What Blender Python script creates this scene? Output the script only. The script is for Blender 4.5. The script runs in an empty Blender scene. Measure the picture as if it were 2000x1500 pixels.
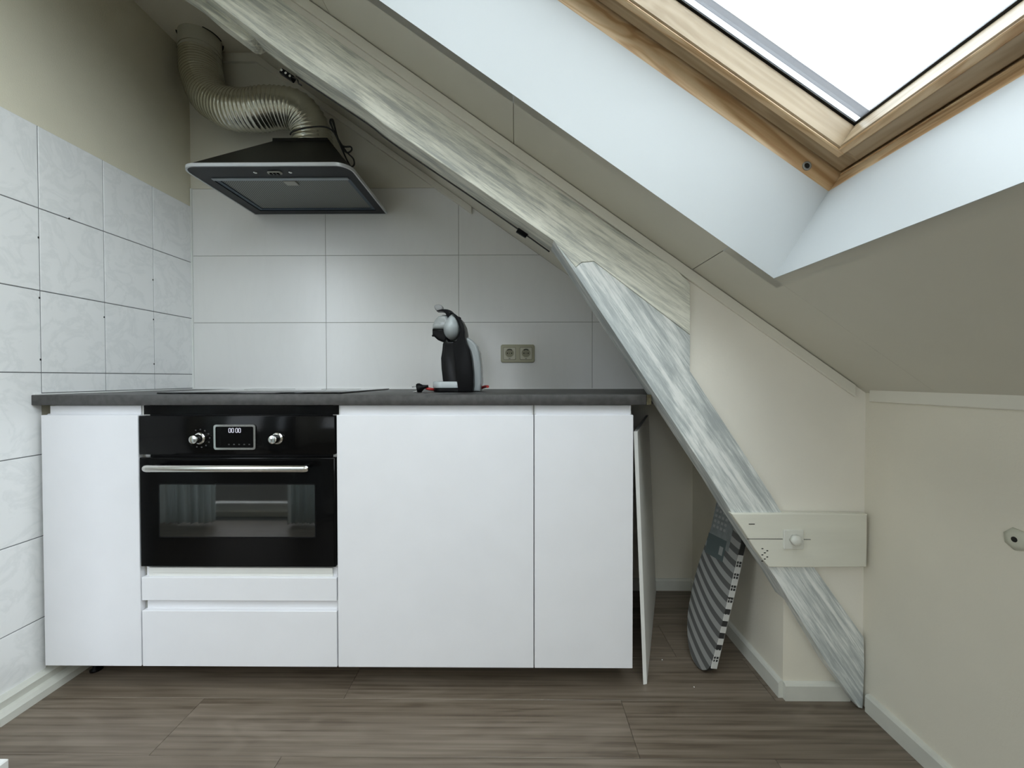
import bpy, bmesh, math, random
from mathutils import Vector, Matrix, Quaternion
random.seed(7)
sc = bpy.context.scene
COL = sc.collection
R = math.radians

# ------------------------------------------------------------------ camera, world, exposure
cd = bpy.data.cameras.new('camera')
cam = bpy.data.objects.new('camera', cd); COL.objects.link(cam)
cd.sensor_fit = 'HORIZONTAL'; cd.sensor_width = 36.0
cd.lens = 815.81 / 2000.0 * 36.0
cd.clip_start = 0.01; cd.clip_end = 200
PITCH, YAW, ROLL = 0.01464, -0.00827, -0.00101
cp, sp, cy_, sy_, cr, sr = math.cos(PITCH), math.sin(PITCH), math.cos(YAW), math.sin(YAW), math.cos(ROLL), math.sin(ROLL)
def cam_to_world(x, y, z):          # x right, y forward, z up in camera space
    y, z = cp * y + sp * z, -sp * y + cp * z
    return Vector((cy_ * x + sy_ * y, -sy_ * x + cy_ * y, z))
rx = cam_to_world(cr, 0, sr); fz = cam_to_world(0, 1, 0); uz = cam_to_world(-sr, 0, cr)
m = Matrix(((rx.x, uz.x, -fz.x), (rx.y, uz.y, -fz.y), (rx.z, uz.z, -fz.z))).to_4x4()
m.translation = Vector((1.4659, -1.8884, 0.9621))
cam.matrix_world = m
sc.camera = cam

sc.view_settings.view_transform = 'Standard'
sc.view_settings.look = 'None'
sc.view_settings.gamma = 1.0
sc.view_settings.use_curve_mapping = False
sc.view_settings.exposure = 0.8
sc.cycles.caustics_reflective = False
sc.cycles.caustics_refractive = False

SKY = 3.6
w = bpy.data.worlds.new('sky'); sc.world = w; w.use_nodes = True
nt = w.node_tree; nt.nodes.clear()
def N_(t, **k):
    n = nt.nodes.new(t)
    for a, b in k.items(): setattr(n, a, b)
    return n
out = N_('ShaderNodeOutputWorld'); bg = N_('ShaderNodeBackground')
tc = N_('ShaderNodeTexCoord'); ns = N_('ShaderNodeTexNoise'); rp = N_('ShaderNodeValToRGB')
sep = N_('ShaderNodeSeparateXYZ'); gr = N_('ShaderNodeValToRGB'); mx = N_('ShaderNodeMix', data_type='RGBA')
ns.inputs['Scale'].default_value = 2.6; ns.inputs['Detail'].default_value = 6; ns.inputs['Roughness'].default_value = .55
rp.color_ramp.elements[0].position = .38; rp.color_ramp.elements[0].color = (.82, .89, 1.0, 1)
rp.color_ramp.elements[1].position = .62; rp.color_ramp.elements[1].color = (1.0, .985, .975, 1)
gr.color_ramp.elements[0].position = .47; gr.color_ramp.elements[0].color = (0, 0, 0, 1)
gr.color_ramp.elements[1].position = .52; gr.color_ramp.elements[1].color = (1, 1, 1, 1)
mr = N_('ShaderNodeMapRange'); mr.inputs['From Min'].default_value = -1
L = nt.links.new
L(tc.outputs['Generated'], ns.inputs['Vector']); L(ns.outputs['Fac'], rp.inputs['Fac'])
L(tc.outputs['Generated'], sep.inputs[0]); L(sep.outputs['Z'], mr.inputs['Value']); L(mr.outputs[0], gr.inputs['Fac'])
mx.inputs[6].default_value = (.03, .03, .028, 1)
L(gr.outputs['Color'], mx.inputs[0]); L(rp.outputs['Color'], mx.inputs[7]); L(mx.outputs[2], bg.inputs['Color'])
bg.inputs['Strength'].default_value = SKY
L(bg.outputs[0], out.inputs[0])

# slope frame: local x runs down the slope, local y = world y, local z = outward normal
TH = 0.6139
B0 = Vector((2.47, -0.665, 0.928))
SLOPE = Matrix.Translation(B0) @ Matrix.Rotation(TH, 4, 'Y')
def area(name, mat, sx, sy, power=0, color=(1, 1, 1), portal=False):
    l = bpy.data.lights.new(name, 'AREA'); l.shape = 'RECTANGLE'; l.size = sx; l.size_y = sy
    l.energy = power; l.color = color
    if portal: l.cycles.is_portal = True
    o = bpy.data.objects.new(name, l); COL.objects.link(o); o.matrix_world = mat; o['kind'] = 'helper'
    return o
S0, S1, YF, YN = -0.472, -2.30, -0.88, -3.00      # skylight opening, slope-local; unseen extent enlarged to bring in more light
area('skylight_portal', SLOPE @ Matrix.Translation(((S0 + S1) / 2, (YF + YN) / 2 - B0.y, .40)), abs(S1 - S0), abs(YN - YF), portal=True)
# openings in the wall behind the camera: a glazed door and an unseen window added for frontal fill
WY = -2.27
OPENINGS = [(-1.02, .24, .03, 2.15, WY), (.55, 1.40, .85, 1.62, -3.40)]
for (a, b, c, d, e) in OPENINGS:
    area('window_portal', Matrix.Translation(((a + b) / 2, e - .14, (c + d) / 2)) @ Matrix.Rotation(R(90), 4, 'X'), b - a, d - c, portal=True)

# ------------------------------------------------------------------ materials
MATS = {}
def newmat(name):
    mt = bpy.data.materials.new(name); mt.use_nodes = True
    t = mt.node_tree; b = t.nodes['Principled BSDF']; MATS[name] = mt
    return mt, t, b
def basic(name, col, rough=.5, metal=0, spec=.5, noise=0, nscale=40, bump=0, bscale=200, emit=None, coat=0, stretch=(1, 1, 1), bdist=.001):
    mt, t, b = newmat(name)
    b.inputs['Base Color'].default_value = (*col, 1); b.inputs['Roughness'].default_value = rough
    b.inputs['Metallic'].default_value = metal; b.inputs['Specular IOR Level'].default_value = spec
    if coat: b.inputs['Coat Weight'].default_value = coat; b.inputs['Coat Roughness'].default_value = .03
    if emit: b.inputs['Emission Color'].default_value = (*emit[0], 1); b.inputs['Emission Strength'].default_value = emit[1]
    g = t.nodes.new('ShaderNodeNewGeometry'); mp = t.nodes.new('ShaderNodeMapping'); mp.inputs['Scale'].default_value = stretch
    t.links.new(g.outputs['Position'], mp.inputs[0])
    if noise:
        n = t.nodes.new('ShaderNodeTexNoise'); n.inputs['Scale'].default_value = nscale; n.inputs['Detail'].default_value = 5
        r = t.nodes.new('ShaderNodeValToRGB')
        r.color_ramp.elements[0].position = .35; r.color_ramp.elements[1].position = .65
        r.color_ramp.elements[0].color = (*[max(0, c * (1 - noise)) for c in col], 1)
        r.color_ramp.elements[1].color = (*[min(1, c * (1 + noise)) for c in col], 1)
        t.links.new(mp.outputs[0], n.inputs['Vector']); t.links.new(n.outputs['Fac'], r.inputs['Fac']); t.links.new(r.outputs['Color'], b.inputs['Base Color'])
    if bump:
        n = t.nodes.new('ShaderNodeTexNoise'); n.inputs['Scale'].default_value = bscale; n.inputs['Detail'].default_value = 3
        bp = t.nodes.new('ShaderNodeBump'); bp.inputs['Strength'].default_value = bump; bp.inputs['Distance'].default_value = bdist
        t.links.new(mp.outputs[0], n.inputs['Vector']); t.links.new(n.outputs['Fac'], bp.inputs['Height']); t.links.new(bp.outputs[0], b.inputs['Normal'])
    return mt
wall_m = basic('warm_white_wall_paint', (.78, .74, .635), .6, noise=.03, nscale=3, bump=.5, bscale=160)
wallp_m = basic('textured_wall_paint', (.74, .70, .56), .65, noise=.03, nscale=4, bump=.8, bscale=260)
smooth_m = basic('smooth_white_paint', (.78, .755, .67), .5, noise=.03, nscale=2, bump=.15, bscale=60)
slope_m = basic('ceiling_panel_paint', (.64, .615, .53), .55, noise=.03, nscale=2, bump=.15, bscale=90)
part_m = basic('partition_paint', (.90, .865, .785), .5, noise=.03, nscale=3, bump=.3, bscale=120)
reveal_m = basic('bright_white_lining', (.555, .58, .59), .45, noise=.02, nscale=2, bump=.1, bscale=60)
base_m = basic('baseboard_paint', (.66, .66, .60), .4, noise=.04, nscale=10)
cab_m = basic('white_cabinet_foil', (.775, .775, .80), .42, noise=.012, nscale=9, bump=.08, bscale=400)
carc_m = basic('white_melamine', (.72, .72, .69), .5)
edge_m = basic('panel_edge_white', (.86, .86, .84), .5)
top_m = basic('dark_laminate_worktop', (.050, .048, .046), .42, noise=.25, nscale=60, bump=.1, bscale=300)
blackg_m = basic('black_glass', (.003, .003, .0035), .04, spec=.5)
blackp_m = basic('black_plastic', (.004, .004, .0045), .34, spec=.12)
blacks_m = basic('satin_black_enamel', (.003, .003, .003), .25, spec=.15)
ctrl_m = basic('control_panel_black', (.003, .003, .003), .12, spec=.12)
ovenb_m = basic('oven_black_enamel', (.003, .003, .003), .12, spec=.12)
steel_m = basic('brushed_steel', (.62, .61, .58), .22, metal=1, noise=.04, nscale=30, stretch=(.2, 8, 8))
chrome_m = basic('chrome', (.75, .75, .74), .10, metal=1)
hood_m = basic('hood_black_sheet', (.010, .010, .008), .45, spec=.2, noise=.1, nscale=20)
hoodu_m = basic('hood_underside', (.010, .012, .016), .3, spec=.15)
rim_m = basic('hood_rim_silver', (.60, .62, .64), .3, metal=.2)
galva_m = basic('filter_frame_metal', (.07, .095, .13), .4, metal=.3)
clip_m = basic('filter_clip_grey', (.42, .42, .38), .5)
grout_m = basic('grey_grout', (.20, .20, .21), .8)
groutl_m = basic('light_grout', (.34, .33, .31), .8)
caulk_m = basic('white_sealant', (.85, .86, .84), .35)
cream_m = basic('cream_socket_plastic', (.43, .41, .29), .32)
hole_m = basic('dark_hole', (.01, .01, .008), .8)
cwhite_m = basic('pale_grey_gloss_plastic', (.50, .54, .55), .18)
ctrans_m = basic('smoky_plastic', (.36, .38, .38), .12)
tank_m = basic('water_tank_plastic', (.40, .43, .44), .2)
red_m = basic('red_cable_rubber', (.42, .03, .025), .4)
lever_m = basic('grey_lever_plastic', (.30, .30, .30), .35)
gasket_m = basic('black_gasket', (.01, .01, .01), .5)
alu_m = basic('spacer_aluminium', (.80, .86, .92), .28, metal=.9)
clad_m = basic('dark_cladding', (.10, .10, .11), .4, metal=.4)
digit_m = basic('clock_digits', (.3, .3, .34), .4, emit=((.85, .85, 1), .55))
cord_m = basic('black_cord', (.008, .008, .008), .4)
fixgrey_m = basic('grey_fitting', (.28, .28, .26), .5)
ibprint_m = basic('board_print_grey', (.17, .185, .185), .8, noise=.12, nscale=60)
ibprint2_m = basic('board_print_teal', (.075, .095, .095), .8)
ibsign_m = basic('board_print_light', (.27, .28, .27), .8)
ibelas_m = basic('white_elastic', (.62, .62, .60), .8)
ibcore_m = basic('dark_mesh_edge', (.03, .03, .03), .7)
bolt_m = basic('painted_bolt', (.74, .74, .68), .35)
lumber_m = basic('white_painted_timber', (.80, .79, .70), .5, noise=.05, nscale=8, bump=.35, bscale=25, stretch=(.25, 1, 1.6), bdist=.002)
curtain_m, t, b = newmat('sheer_white_curtain')
b.inputs['Base Color'].default_value = (.85, .88, .88, 1); b.inputs['Roughness'].default_value = .9
tl = t.nodes.new('ShaderNodeBsdfTranslucent'); tl.inputs['Color'].default_value = (.9, .95, .95, 1)
ms = t.nodes.new('ShaderNodeMixShader'); ms.inputs[0].default_value = .85
t.links.new(b.outputs[0], ms.inputs[1]); t.links.new(tl.outputs[0], ms.inputs[2]); t.links.new(ms.outputs[0], t.nodes['Material Output'].inputs[0])

def glass(name, tint):
    mt, t, b = newmat(name); t.nodes.remove(b)
    tr = t.nodes.new('ShaderNodeBsdfTransparent'); tr.inputs[0].default_value = (*tint, 1)
    gl = t.nodes.new('ShaderNodeBsdfGlossy'); gl.inputs['Roughness'].default_value = .02
    fr = t.nodes.new('ShaderNodeLayerWeight'); pw = t.nodes.new('ShaderNodeMath'); pw.operation = 'POWER'; pw.inputs[1].default_value = 5
    ma = t.nodes.new('ShaderNodeMath'); ma.operation = 'MULTIPLY_ADD'; ma.inputs[1].default_value = .9; ma.inputs[2].default_value = .04
    fr.inputs['Blend'].default_value = .5; t.links.new(fr.outputs['Facing'], pw.inputs[0]); t.links.new(pw.outputs[0], ma.inputs[0])
    mxs = t.nodes.new('ShaderNodeMixShader')
    t.links.new(ma.outputs[0], mxs.inputs[0]); t.links.new(tr.outputs[0], mxs.inputs[1]); t.links.new(gl.outputs[0], mxs.inputs[2])
    t.links.new(mxs.outputs[0], t.nodes['Material Output'].inputs[0]); return mt
pane_m = glass('window_pane_glass', (.96, .98, .98))

def tilemat(name, c0, c1, rough, vein_scale, bump, bscale, stretch=(1, 1, 1), coat=0):
    mt, t, b = newmat(name)
    g = t.nodes.new('ShaderNodeNewGeometry'); oi = t.nodes.new('ShaderNodeObjectInfo')
    ad = t.nodes.new('ShaderNodeVectorMath'); ad.operation = 'MULTIPLY_ADD'
    cmb = t.nodes.new('ShaderNodeCombineXYZ')
    for i in range(3): t.links.new(oi.outputs['Random'], cmb.inputs[i])
    ad.inputs[1].default_value = (37, 61, 23)
    t.links.new(cmb.outputs[0], ad.inputs[0]); t.links.new(g.outputs['Position'], ad.inputs[2])
    n = t.nodes.new('ShaderNodeTexNoise'); n.inputs['Scale'].default_value = vein_scale; n.inputs['Detail'].default_value = 8
    n.inputs['Roughness'].default_value = .6; n.inputs['Distortion'].default_value = .8
    r = t.nodes.new('ShaderNodeValToRGB'); e = r.color_ramp.elements
    e[0].position = .44; e[0].color = (*c1, 1); e[1].position = .56; e[1].color = (*c1, 1)
    k = e.new(.50); k.color = (*c0, 1)
    mp = t.nodes.new('ShaderNodeMapping'); mp.inputs['Scale'].default_value = stretch
    t.links.new(ad.outputs[0], mp.inputs[0]); t.links.new(mp.outputs[0], n.inputs['Vector']); t.links.new(n.outputs['Fac'], r.inputs['Fac']); t.links.new(r.outputs['Color'], b.inputs['Base Color'])
    b.inputs['Roughness'].default_value = rough
    n2 = t.nodes.new('ShaderNodeTexNoise'); n2.inputs['Scale'].default_value = bscale
    bp = t.nodes.new('ShaderNodeBump'); bp.inputs['Strength'].default_value = bump; bp.inputs['Distance'].default_value = .002
    t.links.new(mp.outputs[0], n2.inputs['Vector']); t.links.new(n2.outputs['Fac'], bp.inputs['Height']); t.links.new(bp.outputs[0], b.inputs['Normal'])
    return mt
ltile_m = tilemat('marbled_wall_tile', (.83, .84, .84), (.89, .895, .895), .22, 9, .10, 12)
btile_m = tilemat('satin_wall_tile', (.85, .845, .83), (.86, .855, .84), .24, 3, .07, 6, stretch=(2.5, 1, .6))

def wood(name, cols, axis, fine=60, along=2.2, ang=0.0, rough=.4, bump=.15, dist=1.2, local=False, rnd=False, wide=9, vein=.10):
    """streaky grain: noise stretched along one axis, plus broad rings"""
    mt, t, b = newmat(name)
    if local:
        src = t.nodes.new('ShaderNodeTexCoord').outputs['Object']
    else:
        src = t.nodes.new('ShaderNodeNewGeometry').outputs['Position']
    if rnd:
        oi = t.nodes.new('ShaderNodeObjectInfo'); cmb = t.nodes.new('ShaderNodeCombineXYZ')
        for i in range(3): t.links.new(oi.outputs['Random'], cmb.inputs[i])
        ad = t.nodes.new('ShaderNodeVectorMath'); ad.operation = 'MULTIPLY_ADD'; ad.inputs[1].default_value = (91, 47, 13)
        t.links.new(cmb.outputs[0], ad.inputs[0]); t.links.new(src, ad.inputs[2]); src = ad.outputs[0]
    if ang:
        vr = t.nodes.new('ShaderNodeVectorRotate'); vr.rotation_type = 'Y_AXIS'; vr.inputs['Angle'].default_value = ang
        t.links.new(src, vr.inputs['Vector']); src = vr.outputs[0]
    def stretched(s_al, s_ac):
        mp = t.nodes.new('ShaderNodeMapping'); v = [s_ac] * 3; v[axis] = s_al
        mp.inputs['Scale'].default_value = v; t.links.new(src, mp.inputs[0]); return mp.outputs[0]
    n1 = t.nodes.new('ShaderNodeTexNoise'); n1.inputs['Scale'].default_value = 1; n1.inputs['Detail'].default_value = 6; n1.inputs['Distortion'].default_value = .3
    t.links.new(stretched(along, fine), n1.inputs['Vector'])
    n2 = t.nodes.new('ShaderNodeTexNoise'); n2.inputs['Scale'].default_value = 1; n2.inputs['Detail'].default_value = 3; n2.inputs['Distortion'].default_value = dist
    t.links.new(stretched(along * .7, wide), n2.inputs['Vector'])
    sn = t.nodes.new('ShaderNodeMath'); sn.operation = 'MULTIPLY'; sn.inputs[1].default_value = 38
    s2 = t.nodes.new('ShaderNodeMath'); s2.operation = 'SINE'
    t.links.new(n2.outputs['Fac'], sn.inputs[0]); t.links.new(sn.outputs[0], s2.inputs[0])
    s3 = t.nodes.new('ShaderNodeMath'); s3.operation = 'MULTIPLY_ADD'; s3.inputs[1].default_value = vein; t.links.new(s2.outputs[0], s3.inputs[0]); t.links.new(n1.outputs['Fac'], s3.inputs[2])
    r = t.nodes.new('ShaderNodeValToRGB'); e = r.color_ramp.elements
    e[0].position = .32; e[0].color = (*cols[0], 1); e[1].position = .68; e[1].color = (*cols[-1], 1)
    for i, c in enumerate(cols[1:-1]):
        k = e.new(.32 + .36 * (i + 1) / (len(cols) - 1)); k.color = (*c, 1)
    t.links.new(s3.outputs[0], r.inputs['Fac']); t.links.new(r.outputs['Color'], b.inputs['Base Color'])
    b.inputs['Roughness'].default_value = rough
    bp = t.nodes.new('ShaderNodeBump'); bp.inputs['Strength'].default_value = bump; bp.inputs['Distance'].default_value = .0015
    t.links.new(s3.outputs[0], bp.inputs['Height']); t.links.new(bp.outputs[0], b.inputs['Normal'])
    return mt
floor_m = wood('oak_laminate', [(.105, .079, .056), (.150, .118, .086), (.180, .144, .108), (.215, .174, .133)], 0, fine=95, along=2.0, rough=.42, rnd=True, bump=.12, dist=1.0, wide=7, vein=.045)
pine = [(.48, .29, .14), (.66, .46, .26), (.76, .58, .37)]
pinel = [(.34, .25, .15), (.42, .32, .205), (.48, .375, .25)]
pine_x = wood('varnished_pine_lengthwise', pine, 0, fine=50, along=2.0, local=True, wide=14, rough=.35, vein=.14)
pine_y = wood('varnished_pine_crosswise', pine, 1, fine=50, along=2.0, local=True, wide=14, rough=.35, vein=.14)
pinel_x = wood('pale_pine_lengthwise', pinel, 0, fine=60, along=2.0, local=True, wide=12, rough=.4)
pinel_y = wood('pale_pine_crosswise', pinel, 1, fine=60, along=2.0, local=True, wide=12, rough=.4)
def brushed(name, dark, mid, light, ang):
    """timber under a thin brushed coat: fine strokes along the grain over larger worn patches"""
    mt, t, b = newmat(name)
    vr = t.nodes.new('ShaderNodeVectorRotate'); vr.rotation_type = 'Y_AXIS'; vr.inputs['Angle'].default_value = ang
    t.links.new(t.nodes.new('ShaderNodeNewGeometry').outputs['Position'], vr.inputs['Vector'])
    def noise(sc3, detail, dist=0.0, rough=.55):
        mp = t.nodes.new('ShaderNodeMapping'); mp.inputs['Scale'].default_value = sc3; t.links.new(vr.outputs[0], mp.inputs[0])
        n = t.nodes.new('ShaderNodeTexNoise'); n.inputs['Scale'].default_value = 1; n.inputs['Detail'].default_value = detail
        n.inputs['Distortion'].default_value = dist; n.inputs['Roughness'].default_value = rough; t.links.new(mp.outputs[0], n.inputs['Vector']); return n.outputs['Fac']
    def m_(op, a, c, d=None):
        q = t.nodes.new('ShaderNodeMath'); q.operation = op
        for k, v in enumerate((a, c, d)):
            if v is None: continue
            if isinstance(v, (int, float)): q.inputs[k].default_value = v
            else: t.links.new(v, q.inputs[k])
        return q.outputs[0]
    strokes = noise((8, 120, 140), 8, .3, .75); patches = noise((3.2, 11, 11), 5, .6); bands = noise((1.2, 30, 34), 4, .8)
    v = m_('MULTIPLY_ADD', patches, .7, m_('MULTIPLY_ADD', strokes, .95, m_('MULTIPLY', bands, .5)))
    r = t.nodes.new('ShaderNodeValToRGB'); e = r.color_ramp.elements
    e[0].position = .93; e[0].color = (*dark, 1); e[1].position = 1.0; e[1].color = (*light, 1)
    v2 = m_('MULTIPLY_ADD', v, 1.7, -1.30)
    e[0].position = .28; e[1].position = .72; k = e.new(.48); k.color = (*mid, 1)
    t.links.new(v2, r.inputs['Fac']); t.links.new(r.outputs['Color'], b.inputs['Base Color']); b.inputs['Roughness'].default_value = .48
    bp = t.nodes.new('ShaderNodeBump'); bp.inputs['Strength'].default_value = .5; bp.inputs['Distance'].default_value = .0015
    t.links.new(v, bp.inputs['Height']); t.links.new(bp.outputs[0], b.inputs['Normal'])
    return mt
rafter_m = brushed('brushed_grey_white_rafter', (.44, .45, .41), (.66, .66, .575), (.90, .89, .79), -TH)
brace_m = brushed('brushed_grey_white_brace', (.43, .465, .47), (.60, .635, .625), (.88, .895, .875), -R(56))

# ------------------------------------------------------------------ mesh helpers
def bm_(): return bmesh.new()
def add_box(bm, x0, x1, y0, y1, z0, z1, bev=0, seg=1):
    if x0 > x1: x0, x1 = x1, x0
    if y0 > y1: y0, y1 = y1, y0
    if z0 > z1: z0, z1 = z1, z0
    t = bmesh.new()
    v = [t.verts.new(p) for p in ((x0, y0, z0), (x1, y0, z0), (x1, y1, z0), (x0, y1, z0), (x0, y0, z1), (x1, y0, z1), (x1, y1, z1), (x0, y1, z1))]
    for f in ((0, 3, 2, 1), (4, 5, 6, 7), (0, 1, 5, 4), (1, 2, 6, 5), (2, 3, 7, 6), (3, 0, 4, 7)): t.faces.new([v[i] for i in f])
    if bev: bmesh.ops.bevel(t, geom=t.edges[:], offset=bev, segments=seg, affect='EDGES', profile=.5)
    merge(bm, t); return bm
def merge(bm, t, mat=None):
    if mat is not None: bmesh.ops.transform(t, matrix=mat, verts=t.verts)
    me = bpy.data.meshes.new('tmp'); t.to_mesh(me); t.free(); bm.from_mesh(me); bpy.data.meshes.remove(me)
def box(*a, **k): return add_box(bm_(), *a, **k)
def add_prism(bm, pts, a0, a1, axis='Y', bev=0, seg=2):
    """polygon pts in XZ (axis Y) / XY (axis Z) / YZ (axis X), extruded from a0 to a1"""
    def P(p, a):
        return {'Y': (p[0], a, p[1]), 'Z': (p[0], p[1], a), 'X': (a, p[0], p[1])}[axis]
    t = bmesh.new()
    lo = [t.verts.new(P(p, a0)) for p in pts]; hi = [t.verts.new(P(p, a1)) for p in pts]
    f0 = t.faces.new(lo); f1 = t.faces.new(hi[::-1]); n = len(pts)
    for i in range(n): t.faces.new((lo[i], hi[i], hi[(i + 1) % n], lo[(i + 1) % n]))
    bmesh.ops.recalc_face_normals(t, faces=t.faces)
    if bev:
        ed = set(f0.edges) | set(f1.edges)
        bmesh.ops.bevel(t, geom=list(ed), offset=bev, segments=seg, affect='EDGES', profile=.5, clamp_overlap=True)
    merge(bm, t); return bm
def prism(*a, **k): return add_prism(bm_(), *a, **k)
def spline(pts, n=12):
    p = [Vector(q) for q in pts]; p = [p[0] * 2 - p[1]] + p + [p[-1] * 2 - p[-2]]; o = []
    for i in range(1, len(p) - 2):
        for k in range(n):
            t = k / n; a, b, c, d = p[i - 1:i + 3]
            o.append(.5 * ((2 * b) + (c - a) * t + (2 * a - 5 * b + 4 * c - d) * t * t + (3 * b - a - 3 * c + d) * t ** 3))
    o.append(p[-2]); return o
def add_tube(bm, path, r, sides=10, cap=True, rf=None):
    path = [Vector(q) for q in path]; rings = []
    tan = (path[1] - path[0]).normalized(); up = Vector((0, 0, 1)) if abs(tan.z) < .9 else Vector((0, 1, 0))
    nrm = tan.cross(up).normalized(); acc = 0
    for i, q in enumerate(path):
        if i: acc += (q - path[i - 1]).length
        a = path[max(0, i - 1)]; b = path[min(len(path) - 1, i + 1)]; t2 = (b - a).normalized()
        nrm = (nrm - t2 * nrm.dot(t2)).normalized(); bn = t2.cross(nrm)
        rr = rf(acc, i) if rf else r
        rings.append([bm.verts.new(q + (nrm * math.cos(2 * math.pi * k / sides) + bn * math.sin(2 * math.pi * k / sides)) * rr) for k in range(sides)])
    for i in range(len(rings) - 1):
        for k in range(sides):
            f = bm.faces.new((rings[i][k], rings[i][(k + 1) % sides], rings[i + 1][(k + 1) % sides], rings[i + 1][k])); f.smooth = True
    if cap: bm.faces.new(rings[0][::-1]); bm.faces.new(rings[-1])
    return bm
def tube(*a, **k): return add_tube(bm_(), *a, **k)
def add_lathe(bm, prof, mat=None, sides=32):
    """prof: (radius, height) list, turned about local Z"""
    t = bmesh.new(); rings = []
    for r, h in prof: rings.append([t.verts.new((r * math.cos(2 * math.pi * k / sides), r * math.sin(2 * math.pi * k / sides), h)) for k in range(sides)])
    for i in range(len(rings) - 1):
        for k in range(sides):
            f = t.faces.new((rings[i][k], rings[i][(k + 1) % sides], rings[i + 1][(k + 1) % sides], rings[i + 1][k])); f.smooth = True
    t.faces.new(rings[0][::-1]); t.faces.new(rings[-1])
    merge(bm, t, mat); return bm
def lathe(*a, **k): return add_lathe(bm_(), *a, **k)
TO_CAM = Matrix.Rotation(R(90), 4, 'X')            # local +Z -> world -Y
def roundrect(x0, x1, z0, z1, r, n=5):
    o = []
    for cx, cz, a0 in ((x1 - r, z1 - r, 0), (x0 + r, z1 - r, 90), (x0 + r, z0 + r, 180), (x1 - r, z0 + r, 270)):
        for k in range(n + 1):
            a = R(a0 + 90 * k / n); o.append((cx + r * math.cos(a), cz + r * math.sin(a)))
    return o
def add_framepoly(bm, outer, inner, a0, a1, axis='Y'):
    """ring between two loops with the same vertex count"""
    def P(p, a): return {'Y': (p[0], a, p[1]), 'Z': (p[0], p[1], a)}[axis]
    t = bmesh.new(); n = len(outer)
    A = [t.verts.new(P(p, a0)) for p in outer]; Bv = [t.verts.new(P(p, a0)) for p in inner]
    Cv = [t.verts.new(P(p, a1)) for p in outer]; D = [t.verts.new(P(p, a1)) for p in inner]
    for i in range(n):
        j = (i + 1) % n
        t.faces.new((A[i], A[j], Bv[j], Bv[i])); t.faces.new((Cv[i], D[i], D[j], Cv[j]))
        t.faces.new((A[i], Cv[i], Cv[j], A[j])); t.faces.new((Bv[i], Bv[j], D[j], D[i]))
    bmesh.ops.recalc_face_normals(t, faces=t.faces); merge(bm, t); return bm

def world_of(o):
    mtx = o.matrix_basis.copy()
    return (world_of(o.parent) @ mtx) if o.parent else mtx
def obj(name, bm, mat, parent=None, local=False, smooth=False):
    """link bm as one mesh; bm is in world coordinates unless local"""
    me = bpy.data.meshes.new(name)
    if smooth:
        for f in bm.faces: f.smooth = True
    # origin at the piece's middle, so copies and per-object tools behave
    M = Matrix.Identity(4) if (local or parent is None) else world_of(parent).inverted()
    if not local and parent is not None: bmesh.ops.transform(bm, matrix=M, verts=bm.verts)
    bmesh.ops.recalc_face_normals(bm, faces=bm.faces)
    bm.to_mesh(me); bm.free(); me.materials.append(mat)
    o = bpy.data.objects.new(name, me); COL.objects.link(o)
    if parent: o.parent = parent
    return o
def thing(name, label, cat, loc=(0, 0, 0), group=None, mat=None):
    o = bpy.data.objects.new(name, None); COL.objects.link(o); o.empty_display_size = .05
    if mat is not None: o.matrix_basis = mat
    else: o.location = loc
    o['label'] = label; o['category'] = cat
    if group: o['group'] = group
    return o
def tag(o, label, cat, group=None):
    o['label'] = label; o['category'] = cat
    if group: o['group'] = group
    return o
def struct(o, label=None, cat=None):
    o['kind'] = 'structure'
    if label: o['label'] = label
    if cat: o['category'] = cat
    return o
def sharp(o, ang=35):
    me = o.data
    for p in me.polygons: p.use_smooth = True
    try: me.set_sharp_from_angle(angle=R(ang))
    except Exception: pass
    return o

KX = 2.485          # knee wall face
PY = -0.665         # partition face
CEIL = 2.417
def slope_z(x, n=0.0): return B0.z + math.tan(TH) * (B0.x - x) + n / math.cos(TH)

# ------------------------------------------------------------------ floor
fl = struct(obj('floor', add_box(box(-1.5, 2.7, -2.39, .2, -.12, -.0045), .22, 2.7, -3.5, -2.39, -.12, -.0045), hole_m), 'grey-brown oak laminate floor of long planks', 'floor')
WID = .191; y = .111
seams = {3: [-.34, .95, 2.24], 4: [-.78, .53, 1.78], 5: [-.45, .87, 2.12]}
row = 0
while y > -3.4:
    y1 = y - WID
    xs = seams.get(row, [-1.5 + ((row * .47) % 1.2) + k * 1.29 for k in range(4)])
    xs = [-1.5] + [x for x in xs if -1.4 < x < 2.6] + [2.7]
    if y1 < -2.36: xs = [.24] + [x for x in xs if x > .5]
    for a, b in zip(xs[:-1], xs[1:]):
        bm = box(a + .0004, b - .0004, y1 + .0004, y - .0004, -.006, 0, bev=.0008)
        obj('plank', bm, floor_m, fl)
    y = y1; row += 1

# ------------------------------------------------------------------ left wall with marbled tiles
wl = struct(obj('wall_left', box(-.12, -.004, -1.05, .12, -.05, 2.5), wallp_m), 'left wall, warm paint above white marbled tiles', 'wall')
bm = box(-.005, -.0025, -1.05, 0, .9, 1.7378)
add_box(bm, -.005, -.0025, -1.05, -.608, .0, .9)
obj('grout', bm, grout_m, wl)
ZL, g = 1.4856, .0015
cols = [(0, -.1998)] + [(-.2013 - .203 * k - g, -.2013 - .203 * (k + 1) + g) for k in range(4)]
for ci, (ya, yb) in enumerate(cols):
    for k in range(0, -7, -1):
        z0 = ZL + .253 * k + g; z1 = ZL + .253 * (k + 1) - g
        if z1 < .93 and ci < 3: continue
        z0 = max(z0, .058 if ci >= 3 else .918 if z0 < .918 and z1 > .92 and ci < 3 else z0)
        if z1 - z0 < .02: continue
        obj('tile', box(-.006, 0, yb, ya, z0, z1, bev=.0008), ltile_m, wl)
bm = bm_()
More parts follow.
